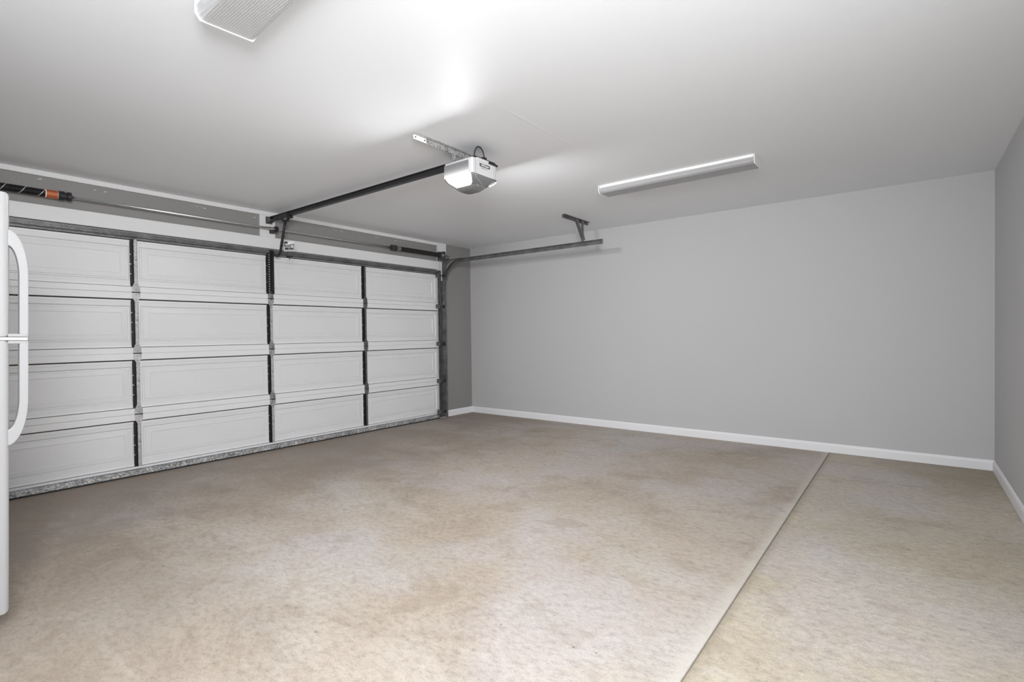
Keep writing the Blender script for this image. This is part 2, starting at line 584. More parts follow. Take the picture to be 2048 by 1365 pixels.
# chipped paint specks on the header wall
pc = MB()
for yc, zc, wd in [(-4.97, 2.466, .05), (-4.62, 2.452, .03), (-4.55, 2.452, .02), (-3.85, 2.46, .10), (-3.78, 2.455, .03), (-3.30, 2.45, .012),
                   (-2.35, 2.462, .09), (-2.27, 2.458, .03), (-1.75, 2.462, .04), (-1.45, 2.455, .05), (-1.38, 2.452, .03), (-5.1, 2.43, .01)]:
    for j in range(5):
        y = yc + random.uniform(-wd, wd) / 2
        z = zc + random.uniform(-.004, .004)
        a = random.uniform(.003, .009)
        b = random.uniform(.0015, .004)
        pts = [(y + a * math.cos(t) * random.uniform(.6, 1.1), z + b * math.sin(t) * random.uniform(.6, 1.1)) for t in [i * math.pi / 3 for i in range(6)]]
        pc.prism(pts, 0, 0.0, 0.0012)
pc.obj('paint_chip', MWT, wall_front, kind='stuff')

# ------------------------------------------------------------------ garage door
ZJ = [0.0096 + 0.5334 * i for i in range(5)]
YST = [-4.3606, -3.1639, -1.9716]          # stiles between panels
YE0, YE1 = -5.612, -0.7153                 # leaf ends
door = bpy.data.objects.new('door_1', None)
COL.objects.link(door)
door.location = (0, -3.163, 0)
door['kind'] = 'structure'
door['label'] = 'white sectional garage door of sixteen embossed steel panels, closed, seen from inside'
XF = 0.030       # face of the rails
XSK = 0.004      # face of the skin


def raised_panel(y0, y1, z0, z1):
    mb = MB()
    loops = []
    def L(dy, dzb, dzt, x):
        loops.append([(x, y0 + dy, z0 + dzb), (x, y1 - dy, z0 + dzb), (x, y1 - dy, z1 - dzt), (x, y0 + dy, z1 - dzt)])
    L(0.0, 0.0, 0.0, XSK)
    L(0.036, 0.036, 0.034, XSK)
    L(0.045, 0.045, 0.043, XSK - 0.012)
    L(0.052, 0.052, 0.050, XSK - 0.012)
    L(0.056, 0.056, 0.054, XSK - 0.004)
    L(0.100, 0.094, 0.092, XSK - 0.001)
    L(0.104, 0.098, 0.096, XSK - 0.0045)
    vs = [p for l in loops for p in l]
    fs = []
    for i in range(len(loops) - 1):
        for k in range(4):
            k2 = (k + 1) % 4
            fs.append((i * 4 + k, i * 4 + k2, (i + 1) * 4 + k2, (i + 1) * 4 + k))
    e = (len(loops) - 1) * 4
    fs.append((e, e + 1, e + 2, e + 3))
    # back sheet closes the pan
    b = len(vs)
    vs += [(-0.012, y0, z0), (-0.012, y1, z0), (-0.012, y1, z1), (-0.012, y0, z1)]
    fs.append((b, b + 3, b + 2, b + 1))
    for k in range(4):
        k2 = (k + 1) % 4
        fs.append((k, b + k, b + k2, k2))
    mb.add(vs, fs)
    return mb


edges = [YE0] + YST + [YE1]
MES = galv('end_stile_steel', 0.13, 0.45, 0.55, 60, 0.25)
MSTF = perf_mat('stile_galvanised', (0.56, 0.56, 0.56), (0.03, 0.03, 0.03), 0.0317, 2, 0.0034, 0.5, 0.35, 0, 0, 100.0)
n = N(MSTF)
xs = n.xyz(n.coord())
v = n.coord((1, 60, 1))
vo = n.n('ShaderNodeTexVoronoi')
vo.inputs['Scale'].default_value = 42
n.link(n.coord((0.4, 1, 1)), vo.inputs['Vector'])
msk = n.ramp(vo.outputs['Distance'], [(0.0, 1.0), (0.13, 1.0), (0.16, 0.0)])
gg = n.ramp(n.noise(n.coord(), 40, 3), [(0.3, 0.40), (0.7, 0.62)])
n.color(n.mix(msk, gg, (0.05, 0.05, 0.05)))

for i in range(4):
    z0, z1 = ZJ[i], ZJ[i + 1]
    if i == 3:
        z1 -= 0.012
    fr = MB()
    zb = z0 + (0.055 if i == 0 else 0.0)
    lo = zb if i else zb + 0.0
    # bottom rail, slot, flange
    fr.bbox(-0.012, XF, YE0, YE1, lo + 0.0008, z0 + (0.072 if i == 0 else 0.050), 0.0016, 0, 1)
    a = z0 + (0.072 if i == 0 else 0.050)
    fr.box(-0.012, -0.004, YE0, YE1, a, a + 0.0045, 1)
    fr.box(-0.012, 0.010, YE0, YE1, a + 0.0045, a + 0.020)
    # top rail, dark return gap, flange
    fr.bbox(-0.012, XF, YE0, YE1, z1 - 0.056, z1 - 0.0008, 0.0016, 0, 1)
    fr.box(-0.012, -0.006, YE0, YE1, z1 - 0.067, z1 - 0.056, 1)
    fr.box(-0.012, 0.010, YE0, YE1, z1 - 0.084, z1 - 0.067)
    sec = fr.obj('door_section', [MDR, MDK], door, (0, -3.163, (z0 + z1) / 2))
    pz0 = a + 0.020
    pz1 = z1 - 0.084
    for k in range(4):
        raised_panel(edges[k], edges[k + 1], pz0, pz1).obj('raised_panel', MD, sec, (0, (edges[k] + edges[k + 1]) / 2, (pz0 + pz1) / 2))
    # centre stiles: open galvanised channels
    for k, yc in enumerate(YST):
        st = MB()
        st.box(0.004, 0.034, yc - 0.013, yc - 0.0115, a + 0.001, z1 - 0.060, 1)       # web on the side seen from the left, its shade put into black
        st.box(0.0325, 0.034, yc - 0.013, yc + 0.013, a + 0.001, z1 - 0.060, 0)
        st.box(0.004, 0.034, yc + 0.0115, yc + 0.013, a + 0.001, z1 - 0.060, 0)
        # side flange screwed on the skin, punched
        st.box(0.0045, 0.0112, yc - 0.034, yc - 0.0115, a + 0.001, z1 - 0.0575, 1)
        for q in range(3):
            zq = a + 0.10 + q * 0.085 + (k * 17 + i * 7) % 5 * 0.008
            st.box(0.0112, 0.0130, yc - 0.036, yc - 0.026, zq, zq + 0.008, 2)
        st.obj('stile', [MSTF if k < 2 else MGD, MBK, MG], sec, (0, yc, (z0 + z1) / 2))
    # end stiles
    for sgn, ye in ((1, YE1), (-1, YE0)):
        es = MB().box(XF, XF + 0.003, min(ye - sgn * 0.012, ye + sgn * 0.052), max(ye - sgn * 0.012, ye + sgn * 0.052), z0 + 0.002, z1 - 0.002)
        es.box(XF + 0.003, XF + 0.016, min(ye - sgn * 0.012, ye - sgn * 0.009), max(ye - sgn * 0.012, ye - sgn * 0.009), z0 + 0.002, z1 - 0.002)
        es.cyl((XF + 0.003, ye + sgn * 0.012, z0 + 0.03), (XF + 0.006, ye + sgn * 0.012, z0 + 0.03), 0.006, 10)
        es.cyl((XF + 0.003, ye + sgn * 0.012, z1 - 0.03), (XF + 0.006, ye + sgn * 0.012, z1 - 0.03), 0.006, 10)
        es.obj('end_stile', MES, sec, (XF, ye, (z0 + z1) / 2))

# bottom bar and seal
bb = MB().box(-0.014, XF + 0.003, YE0, YE1, 0.014, 0.0555)
bb.box(XF + 0.003, XF + 0.010, YE0, YE1, 0.014, 0.0165)
bb.obj('bottom_bar', MGB, door, (0, -3.163, 0.035))
MB().box(-0.02, XF + 0.004, YE0, YE1, 0.0005, 0.014).obj('rubber_seal', MBR, door, (0, -3.163, 0.006))
# top strut: galvanised hat channel
sg = MB()
sg.prism([(XF, 2.076), (XF + 0.003, 2.076), (XF + 0.003, 2.086), (XF + 0.030, 2.090), (XF + 0.030, 2.114), (XF + 0.003, 2.118),
          (XF + 0.003, 2.128), (XF, 2.128)], 1, YE0 + 0.01, YE1 - 0.03)
sg.obj('reinforcement_strut', MGD, door, (XF, -3.163, 2.1))

# hinges
def hinge(yc, zc):
    t = XF + 0.001
    up = [(-0.011, 0.088), (-0.028, 0.046), (-0.030, 0.036), (-0.030, 0.004), (0.030, 0.004), (0.030, 0.036), (0.028, 0.046), (0.011, 0.088)]
    dn = [(x, -z * 0.95) for x, z in up][::-1]
    mb = MB()
    mb.prism([(yc + a, zc + b) for a, b in up], 0, t, t + 0.004)
    mb.prism([(yc + a, zc + b) for a, b in dn], 0, t, t + 0.004)
    mb.cyl((t + 0.003, yc - 0.030, zc), (t + 0.003, yc + 0.030, zc), 0.0045, 10, 1)
    for dz in (0.022, 0.066, -0.022, -0.062):
        mb.cyl((t + 0.004, yc, zc + dz), (t + 0.009, yc, zc + dz), 0.0065, 6, 0)
        mb.cyl((t + 0.009, yc, zc + dz), (t + 0.0094, yc, zc + dz), 0.003, 6, 1)
    return mb
for k, yc in enumerate(YST):
    for j in (1, 2, 3):
        hinge(yc, ZJ[j]).obj('hinge', [MHG if k < 1 else (MG if k == 1 else MGD), MBK], door, (XF, yc, ZJ[j]))

# punched opener bracket on the middle stile, upper section
MPB1 = perf_mat('punched_black_angle', (0.02, 0.02, 0.022), (0.75, 0.75, 0.75), 0.0255, 2, 0.0050, 0.5, 0.2, 0.0, 1, 0.0)
yc = YST[1]
ob = MB()
ob.box(XF + 0.005, XF + 0.008, yc - 0.034, yc + 0.006, 1.66, 2.118)
ob.box(XF + 0.005, XF + 0.040, yc + 0.004, yc + 0.007, 1.66, 2.118)
ob.box(XF + 0.005, XF + 0.012, yc + 0.030, yc + 0.036, 1.66, 2.118)
ob.box(XF + 0.005, XF + 0.008, yc + 0.006, yc + 0.036, 1.66, 2.118)
ob.obj('opener_bracket', [MPB1], door, (XF, yc - 0.014, 1.9))
ab = MB().box(XF + 0.008, XF + 0.05, yc - 0.02, yc + 0.02, 2.075, 2.12)
ab.obj('arm_bracket', MBK, door, (XF, yc, 2.09))

# rollers with hinge stems at both ends
for sgn, yt in ((1, -0.655), (-1, -5.672)):
    for zc in (0.10, ZJ[1], ZJ[2], ZJ[3], 2.055):
        rl = MB()
        x = 0.080
        rl.cyl((x, yt - 0.008, zc), (x, yt + 0.008, zc), 0.023, 18)
        rl.obj('roller', MNY, door, (x, yt, zc))
        rs = MB()
        rs.cyl((x, yt - sgn * 0.115, zc), (x, yt - sgn * 0.006, zc), 0.0055, 8)
        rs.box(XF + 0.003, x + 0.01, yt - sgn * 0.105 - 0.012, yt - sgn * 0.105 + 0.012, zc - 0.03, zc + 0.03)
        rs.obj('roller_stem', MES, door, (x, yt - sgn * 0.06, zc))

# ------------------------------------------------------------------ tracks
def track(yw, sgn, label):
    """C channel; sgn=+1: the web is on the +y side and the mouth looks to -y"""
    t = thing('door_track', (0.08, yw, 0.0), label, 'door track', 'door tracks')
    w2, dp, th = 0.027, 0.026, 0.0025
    prof = [(-w2, yw), (-w2, yw - sgn * dp), (-w2 + th * 2.4, yw - sgn * dp), (-w2 + th * 2.4, yw - sgn * (dp - th)), (-w2 + th, yw - sgn * (dp - th)),
            (-w2 + th, yw - sgn * th), (w2 - th, yw - sgn * th), (w2 - th, yw - sgn * (dp - th)), (w2 - th * 2.4, yw - sgn * (dp - th)),
            (w2 - th * 2.4, yw - sgn * dp), (w2, yw - sgn * dp), (w2, yw)]
    xc = 0.080
    zt = 2.248
    r = 0.34
    MB().sweep(prof, [(xc, 0.02), (xc, zt - r - 0.01)]).obj('vertical_rail', MTR, t, (xc, yw, 1.0))
    arc = [(xc + r - r * math.cos(a), zt - r + r * math.sin(a)) for a in [i * math.pi / 2 / 18 for i in range(19)]]
    hz = MB().sweep(prof, [(xc, zt - r - 0.008)] + arc + [(2.62, zt - 0.002)])
    hz.obj('horizontal_rail', MTR, t, (1.3, yw, zt))
    # bolts and slots on the horizontal rail
    for bx in (2.585, 2.365, 2.10):
        MB().cyl((bx, yw - sgn * th, zt), (bx, yw - sgn * 0.007, zt), 0.006, 8).obj('bolt', MG, t, (bx, yw, zt))
    e = MB().box(2.615, 2.619, min(yw, yw - sgn * dp), max(yw, yw - sgn * dp), zt - w2, zt + w2)
    e.obj('end_plate', MTR, t, (2.617, yw, zt))
    # angle that stiffens the curve and jamb brackets
    ys = (yw, yw + sgn * 0.003)
    fb = MB().prism([(0.021, 1.99), (0.125, 1.99), (0.125, 2.06), (0.105, 2.20), (0.175, 2.262), (0.175, 2.300), (0.021, 2.300)], 1, min(ys) + sgn * 0.001, max(ys) + sgn * 0.001)
    fb.box(0.0205, 0.024, min(yw, yw + sgn * 0.05), max(yw, yw + sgn * 0.05), 1.99, 2.300)
    fb.obj('flag_bracket', MGD, t, (0.1, yw, 2.1))
    MB().box(0.17, 0.42, min(ys) + sgn * .001, max(ys) + sgn * .001, 2.262, 2.284).obj('stiffener_angle', MGD, t, (0.3, yw, 2.27))
    MB().box(0.0205, 0.0235, min(yw - sgn * .03, yw + sgn * 0.035), max(yw - sgn * .03, yw + sgn * 0.035), 0.01, 1.985).obj('jamb_angle', MGD, t, (0.022, yw, 1.0))
    for zb in (0.30, 1.05, 1.70):
        jb = MB().box(0.021, 0.10, min(ys) + sgn * 0.001, max(ys) + sgn * 0.001, zb, zb + 0.05)
        jb.box(0.0238, 0.026, min(yw, yw + sgn * 0.03), max(yw, yw + sgn * 0.03), zb, zb + 0.05)
        jb.obj('jamb_bracket', MGD, t, (0.06, yw, zb))
    return t


track(-0.628, 1, 'curved galvanised garage door track on the right, running out along the grey wall')
track(-5.699, -1, 'curved galvanised garage door track at the far left end of the door, above the refrigerator')


def hanger(yw, sgn, label):
    t = thing('track_hanger', (2.36, yw, H), label, 'bracket', 'track hangers')
    y0, y1 = (yw - 0.41, yw + 0.17)
    a = MB().box(2.330, 2.333, y0, y1, H - 0.036, H - 0.0005).box(2.330, 2.366, y0, y1, H - 0.0035, H - 0.0005)
    a.obj('ceiling_angle', MGH, t, (2.35, (y0 + y1) / 2, H))
    for yb in (y0 + 0.03, yw):
        MB().cyl((2.333, yb, H - 0.018), (2.340, yb, H - 0.018), 0.007, 6).obj('bolt', MG, t, (2.334, yb, H - 0.018))
    p = MB().box(2.336, 2.340, yw - 0.018 + sgn * 0.018, yw + 0.018 + sgn * 0.018, 2.235, H - 0.004)
    p.box(2.336, 2.366, yw + sgn * 0.000, yw + sgn * 0.003, 2.235, H - 0.004)
    p.obj('hanger_strap', MGH, t, (2.34, yw, 2.4))
    # diagonal punched brace
    d0 = Vector((2.343, yw - sgn * 0.150, H - 0.02))
    d1 = Vector((2.343, yw + sgn * 0.010, 2.292))
    dr = (d1 - d0).normalized()
    pr = Vector((0, -dr.z, dr.y))
    b = MB()
    for off, th in ((0.016, 0.003),):
        vs = []
        for p_ in (d0, d1):
            for s1 in (-off, off):
                for xx in (0, th):
                    vs.append(p_ + pr * s1 + Vector((xx, 0, 0)))
        b.add(vs, [(0, 1, 3, 2), (4, 6, 7, 5), (0, 4, 5, 1), (2, 3, 7, 6), (0, 2, 6, 4), (1, 5, 7, 3)])
        vs2 = []
        for p_ in (d0, d1):
            for s1 in (off - 0.003, off):
                for xx in (0, 0.03):
                    vs2.append(p_ + pr * s1 + Vector((xx, 0, 0)))
        b.add(vs2, [(0, 1, 3, 2), (4, 6, 7, 5), (0, 4, 5, 1), (2, 3, 7, 6), (0, 2, 6, 4), (1, 5, 7, 3)])
        for q in range(5):
            c = d0.lerp(d1, 0.12 + q * 0.19) - pr * 0.003
            b.cyl(c + Vector((th, 0, 0)), c + Vector((th + 0.0006, 0, 0)), 0.0055, 8, 1)
    b.obj('diagonal_brace', [MGH, MDK], t, (2.343, yw, 2.4))
    return t


MGH = galv('hanger_steel', 0.24, 0.45, 0.7, 160, 0.2)
hanger(-0.622, 1, 'galvanised angle hanger with diagonal brace holding up the right-hand door track')
hanger(-5.705, -1, 'galvanised angle hanger holding up the left-hand door track near the side wall')

# ------------------------------------------------------------------ torsion shaft
XS, ZS = 0.092, 2.341
ts = thing('torsion_shaft', (XS, -3.163, ZS), 'long galvanised torsion shaft with two black springs above the garage door', 'spring shaft')
MB().cyl((XS, -5.72, ZS), (XS, -0.560, ZS), 0.0125, 16).obj('shaft', MSH, ts, (XS, -3.163, ZS))


def spring(y0, y1, m_, tag_):
    r, wr = 0.0265, 0.0031
    turns = int(abs(y1 - y0) / 0.0068)
    path = []
    seg = 16
    for i in range(turns * seg + 1):
        a = 2 * math.pi * i / seg
        y = y0 + (y1 - y0) * i / (turns * seg)
        path.append((XS + r * math.cos(a), y, ZS + r * math.sin(a)))
    mb = MB().tube(path, wr, 5, 0, True, True)
    # core so that no light shows between the coils
    mb.lathe_y(XS, ZS, [(y0, 0.014), (y0, 0.0255), (y1, 0.0255), (y1, 0.014)], 24, 0)
    o = mb.obj('spring', m_, ts, (XS, (y0 + y1) / 2, ZS))
    return o
s1 = spring(-5.60, -4.865, MSP1, 1)
s2 = spring(-1.535, -0.760, MSP2, 2)


def cone(y, d, m_):
    """winding cone; d = direction away from the spring"""
    mb = MB()
    mb._lathe(XS, ZS, [(y - d * 0.015, 0.034), (y + d * 0.025, 0.036), (y + d * 0.027, 0.029), (y + d * 0.040, 0.027), (y + d * 0.042, 0.036), (y + d * 0.066, 0.036), (y + d * 0.068, 0.022)], 22, 0)
    for a in (0.4, 1.97, 3.54, 5.11):
        c = Vector((XS + 0.034 * math.cos(a), y + d * 0.054, ZS + 0.034 * math.sin(a)))
        e = Vector((XS + 0.0385 * math.cos(a), y + d * 0.054, ZS + 0.0385 * math.sin(a)))
        mb.cyl(c, e, 0.008, 8, 0)
    for i in range(5):
        yy = y - d * 0.012 + d * i * 0.008
        mb._lathe(XS, ZS, [(yy - .002, 0.034), (yy, 0.0375), (yy + .002, 0.034)], 22, 0)
    return mb.obj('winding_cone', m_, ts, (XS, y, ZS))
cone(-4.865, 1, mat('cast_cone_black', (0.03, 0.03, 0.032), 0.45, 0.2))
cone(-1.535, -1, mat('cast_cone_grey', (0.05, 0.048, 0.046), 0.5, 0.2))
# orange warning label on the left spring
lb = MB()
y0, y1 = -4.952, -4.880
lb._lathe(XS, ZS, [(y0, 0.0262), (y0, 0.0312), (y1, 0.0312), (y1, 0.0262)], 28, 0)
lb._lathe(XS, ZS, [(y0 - 0.004, 0.0262), (y0 - 0.004, 0.0316), (y0 + 0.002, 0.0316), (y0 + 0.002, 0.0262)], 28, 1)
lb._lathe(XS, ZS, [(y1 - 0.002, 0.0262), (y1 - 0.002, 0.0316), (y1 + 0.004, 0.0316), (y1 + 0.004, 0.0262)], 28, 1)
for a0, w_, mi in [(-60, 3, 2), (-48, 7, 2), (-33, 2, 2), (-20, 4, 2), (-13, 5, 3), (-4, 3, 2), (4, 4, 3), (12, 3, 2), (22, 2, 2), (33, 8, 2), (50, 2, 2), (60, 2, 2)]:
    a, b = math.radians(a0), math.radians(a0 + w_)
    pts = []
    for aa, rr in ((a, 0.0314), (b, 0.0314), (b, 0.0318), (a, 0.0318)):
        pts.append((XS + rr * math.cos(aa), ZS + rr * math.sin(aa)))
    lb.prism(pts, 1, y0 + 0.005, y1 - 0.006, mi)
lb.obj('warning_label', [MOR, MWT, MORD, MOY], s1, (XS, (y0 + y1) / 2, ZS), label='orange warning label with white edges')
gl = MB()
gl._lathe(XS, ZS, [(-1.520, 0.0262), (-1.520, 0.0310), (-1.460, 0.0310), (-1.460, 0.0262)], 28, 0)
gl.obj('spring_label', MLB, s2, (XS, -1.44, ZS), label='worn grey label')
# centre bearing bracket
cb = MB()
cb.box(0.0205, 0.024, -3.160, -3.115, 2.300, 2.372)
cb.box(0.024, XS + 0.03, -3.125, -3.122, 2.300, 2.372)
cb._lathe(XS, ZS, [(-3.140, 0.013), (-3.140, 0.028), (-3.108, 0.028), (-3.108, 0.013)], 20, 1)
cb.obj('centre_bearing', [MES, MBK], ts, (XS, -3.13, ZS))
# drums and end bearings
for sgn, yd in ((1, -0.70), (-1, -5.627)):
    dm = MB()
    pr = [(yd - 0.045 * sgn, 0.020), (yd - 0.045 * sgn, 0.044), (yd - 0.040 * sgn, 0.046), (yd - 0.038 * sgn, 0.040)]
    for i in range(8):
        yy = yd - 0.036 * sgn + i * 0.006 * sgn
        pr += [(yy, 0.040), (yy + 0.003 * sgn, 0.043)]
    pr += [(yd + 0.014 * sgn, 0.052), (yd + 0.022 * sgn, 0.052), (yd + 0.024 * sgn, 0.022)]
    dm._lathe(XS, ZS, pr, 26, 0)
    dm.obj('cable_drum', mat('cast_drum', (0.10, 0.10, 0.105), 0.45, 0.5), ts, (XS, yd, ZS))
    ep = MB()
    ye = yd + sgn * 0.034
    ep.prism([(0.021, 2.262), (0.120, 2.262), (0.135, 2.30), (0.135, 2.385), (0.11, 2.40), (0.021, 2.40)], 1, ye, ye + 0.003)
    ep.box(0.0205, 0.024, min(ye, ye - sgn * 0.05), max(ye, ye - sgn * 0.05), 2.262, 2.40)
    ep._lathe(XS, ZS, [(ye + sgn * 0.004, 0.013), (ye + sgn * 0.004, 0.024), (ye + sgn * 0.012, 0.024), (ye + sgn * 0.012, 0.013)], 18, 0)
    ep.obj('end_bearing_plate', MGD, ts, (XS, ye, ZS))
    MB().tube([(XS - 0.048, yd, ZS), (XS - 0.048, yd - 0.0, 2.20), (0.050, yd + sgn * 0.012, 0.10)], 0.0016, 6).obj('lift_cable', MG, ts, (0.05, yd, 1.3))

# ------------------------------------------------------------------ opener
YO = -3.163
op = thing('garage_door_opener', (2.90, YO, H), 'white and grey ceiling-hung garage door opener with glowing side lights and black drive rail', 'garage door opener')
X0, X1 = 2.772, 3.040
W = 0.135
ZT, ZM, ZB = 2.420, 2.308, 2.222
# white shell: arch with rounded shoulders, side openings filled by the lenses
hs = MB()


def shell_ring(x, w, zt, zb, r):
    pts = [(YO - w, zb)]
    for i in range(7):
        a = math.pi - i * math.pi / 12
        pts.append((YO - w + r + r * math.cos(a), zt - r + r * math.sin(a)))
    for i in range(7):
        a = math.pi / 2 - i * math.pi / 12
        pts.append((YO + w - r + r * math.cos(a), zt - r + r * math.sin(a)))
    pts.append((YO + w, zb))
    return [(x, a, b) for a, b in pts]
rings = [shell_ring(X0, W - .012, ZT - .01, ZM, .02), shell_ring(X0 + .012, W - .001, ZT, ZM, .022), shell_ring(X1 - 0.022, W - .001, ZT, ZM, .022),
         shell_ring(X1 - 0.008, W - .004, ZT - 0.002, ZM, .022), shell_ring(X1, W - .014, ZT - .008, ZM + 0.002, .02)]
k = len(rings[0])
vs = [p for r_ in rings for p in r_]
fs = []
for i in range(len(rings) - 1):
    for j in range(k - 1):
        fs.append((i * k + j, i * k + j + 1, (i + 1) * k + j + 1, (i + 1) * k + j))
fs.append(tuple(range(k)))
fs.append(tuple((len(rings) - 1) * k + j for j in range(k)))
for i in range(len(rings) - 1):
    fs.append((i * k, (i + 1) * k, (i + 1) * k + k - 1, i * k + k - 1))
hs.add(vs, fs, 0, False)
# thin seams and ridges on the back cover facing the room
for dy in (-0.098, 0.098, 0.112):
    hs.box(X1 - 0.001, X1 + 0.0012, YO + dy - 0.001, YO + dy + 0.001, ZM + 0.004, ZT - 0.02, 1)
hs.bbox(X1 - 0.02, X1 + 0.003, YO - 0.085, YO + 0.045, ZT - 0.018, ZT + 0.006, 0.002, 0)
hs.obj('housing', [MOW, MPG], op, (2.9, YO, 2.36))
# top plate and bracketry
tp = MB()
tp.box(X0 + 0.02, X1 + 0.004, YO - 0.10, YO + 0.11, ZT + 0.001, ZT + 0.006)
tp.bbox(X1 - 0.012, X1 + 0.010, YO + 0.035, YO + 0.132, ZT - 0.016, ZT - 0.004, 0.002)
tp.bbox(X1 - 0.05, X1 - 0.01, YO + 0.00, YO + 0.035, ZT + 0.004, ZT + 0.028, 0.003)
tp.obj('top_plate', MBK, op, (2.9, YO, ZT))
# side light panels and diode bars
for sgn, side in ((-1, 'left'), (1, 'right')):
    yw = YO + sgn * W
    lp = MB()
    lp.bbox(X0 + 0.006, X1 - 0.030, min(yw, yw + sgn * 0.003), max(yw, yw + sgn * 0.003), ZM - 0.002, ZT - 0.022, 0.0012, 0, 1)
    lp.obj('light_panel', MLP, op, (2.9, yw, 0))
    # recessed light diffuser under the panel edge
    db = MB()
    # levels: z, outer y, inset of the two ends so that it stays between the lips
    lv = [(ZM - 0.0015, 0.092, 0.018), (ZM - 0.009, 0.098, 0.020), (ZM - 0.019, 0.093, 0.027), (ZM - 0.032, 0.084, 0.040), (ZM - 0.045, 0.074, 0.058)]
    vs = []
    for z_, q_, e_ in lv:
        for x_, y_ in ((X0 + 0.006 + e_, q_), (X1 - 0.004 - e_, q_), (X1 - 0.004 - e_, 0.060), (X0 + 0.006 + e_, 0.060)):
            vs.append((x_, YO + sgn * y_, z_))
    fs = [(0, 1, 2, 3), (16, 17, 18, 19)]
    for i in range(4):
        for j in range(4):
            fs.append((i * 4 + j, i * 4 + (j + 1) % 4, i * 4 + 4 + (j + 1) % 4, i * 4 + 4 + j))
    db.add(vs, fs)
    db.obj('light_diffuser', MLED, op, (2.9, YO + sgn * 0.09, ZM - 0.02))
# underside cover: dished grey shell narrowing downwards, with full-width lips front and back
def ring(ix0, ix1, wy, z, nseg=5, r=0.03):
    pts = []
    for cx, cy, a0 in ((ix1 - r, YO + wy - r, 0), (ix0 + r, YO + wy - r, 90), (ix0 + r, YO - wy + r, 180), (ix1 - r, YO - wy + r, 270)):
        for i in range(nseg + 1):
            a = math.radians(a0 + 90 * i / nseg)
            pts.append((cx + r * math.cos(a), cy + r * math.sin(a), z))
    return pts
rg = [ring(X0 + .024, X1 - .040, 0.0755, ZM - 0.0455, r=.012), ring(X0 + .045, X1 - .062, 0.070, ZB + 0.020, r=.025),
      ring(X0 + .060, X1 - .082, 0.058, ZB + 0.006, r=.03), ring(X0 + .085, X1 - .105, 0.038, ZB, r=.03)]
k = len(rg[0])
uc = MB()
vs = [p for r_ in rg for p in r_]
fs = []
for i in range(len(rg) - 1):
    for j in range(k):
        j2 = (j + 1) % k
        fs.append((i * k + j, i * k + j2, (i + 1) * k + j2, (i + 1) * k + j))
fs.append(tuple(range(k)))
fs.append(tuple((len(rg) - 1) * k + j for j in range(k)))
uc.add(vs, fs, 0, True)
lev = [(ZM - 0.0005, 0.000, 0.131), (ZM - 0.012, 0.004, 0.127), (ZM - 0.024, 0.012, 0.117), (ZM - 0.036, 0.024, 0.101), (ZM - 0.046, 0.038, 0.082), (ZM - 0.058, 0.054, 0.070)]
for front in (True, False):
    vs = []
    for z_, ins, wy in lev:
        for th_ in (0, 0.014):
            x_ = (X1 - 0.001 - ins - th_) if front else (X0 + 0.003 + ins * 0.8 + th_)
            for q_ in (-1, -0.5, 0, 0.5, 1):
                vs.append((x_, YO + wy * q_, z_))
    fs = []
    for i in range(len(lev) - 1):
        for j in range(4):
            o0, o1 = i * 10, (i + 1) * 10
            fs.append((o0 + j, o0 + j + 1, o1 + j + 1, o1 + j))
            fs.append((o0 + 5 + j, o1 + 5 + j, o1 + 6 + j, o0 + 6 + j))
        fs.append((i * 10, (i + 1) * 10, (i + 1) * 10 + 5, i * 10 + 5))
        fs.append((i * 10 + 4, i * 10 + 9, (i + 1) * 10 + 9, (i + 1) * 10 + 4))
    fs.append((0, 1, 2, 3, 4, 9, 8, 7, 6, 5))
    e_ = (len(lev) - 1) * 10
    fs.append(tuple(e_ + q_ for q_ in (0, 1, 2, 3, 4, 9, 8, 7, 6, 5)))
    uc.add(vs, fs, 0, True)
uc.cyl((2.985, YO - 0.020, ZM - 0.050), (2.992, YO - 0.020, ZM - 0.057), 0.0035, 8, 1)
uco = uc.obj('underside_cover', [MOG, MOL], op, (2.9, YO, 2.27))
cl = MB().tube([(X1 + 0.0005, YO - 0.098, ZM - 0.008), (X1 - 0.006, YO - 0.090, ZM - 0.018), (X1 - 0.0125, YO - 0.070, ZM - 0.0265), (X1 - 0.020, YO - 0.040, ZM - 0.0345),
                (X1 - 0.029, YO - 0.010, ZM - 0.0415), (X1 - 0.040, YO + 0.014, ZM - 0.0485), (X1 - 0.054, YO + 0.034, ZM - 0.059)], 0.0016, 6)
cl.obj('accent_line', MOL, uco, (X1 - .04, YO, ZM - .04), label='thin white curved accent line')
# glowing rim of the right-hand light, seen past the lip
gr = MB().tube([(X1 - 0.006, YO + 0.1285, ZM - 0.010), (X1 - 0.013, YO + 0.119, ZM - 0.023), (X1 - 0.026, YO + 0.102, ZM - 0.037), (X1 - 0.037, YO + 0.087, ZM - 0.044)], 0.0032, 8)
gr.obj('light_rim', MLR, op, (X1 - .02, YO + .11, ZM - .03))
# maker's plate
lpz = 2.378
MB().bbox(X1 + 0.0002, X1 + 0.0022, YO - 0.056, YO + 0.052, lpz - 0.011, lpz + 0.011, 0.001, 0, 1).obj('name_plate', MPB, op, (X1, YO, lpz), label='small black name plate with white letters')


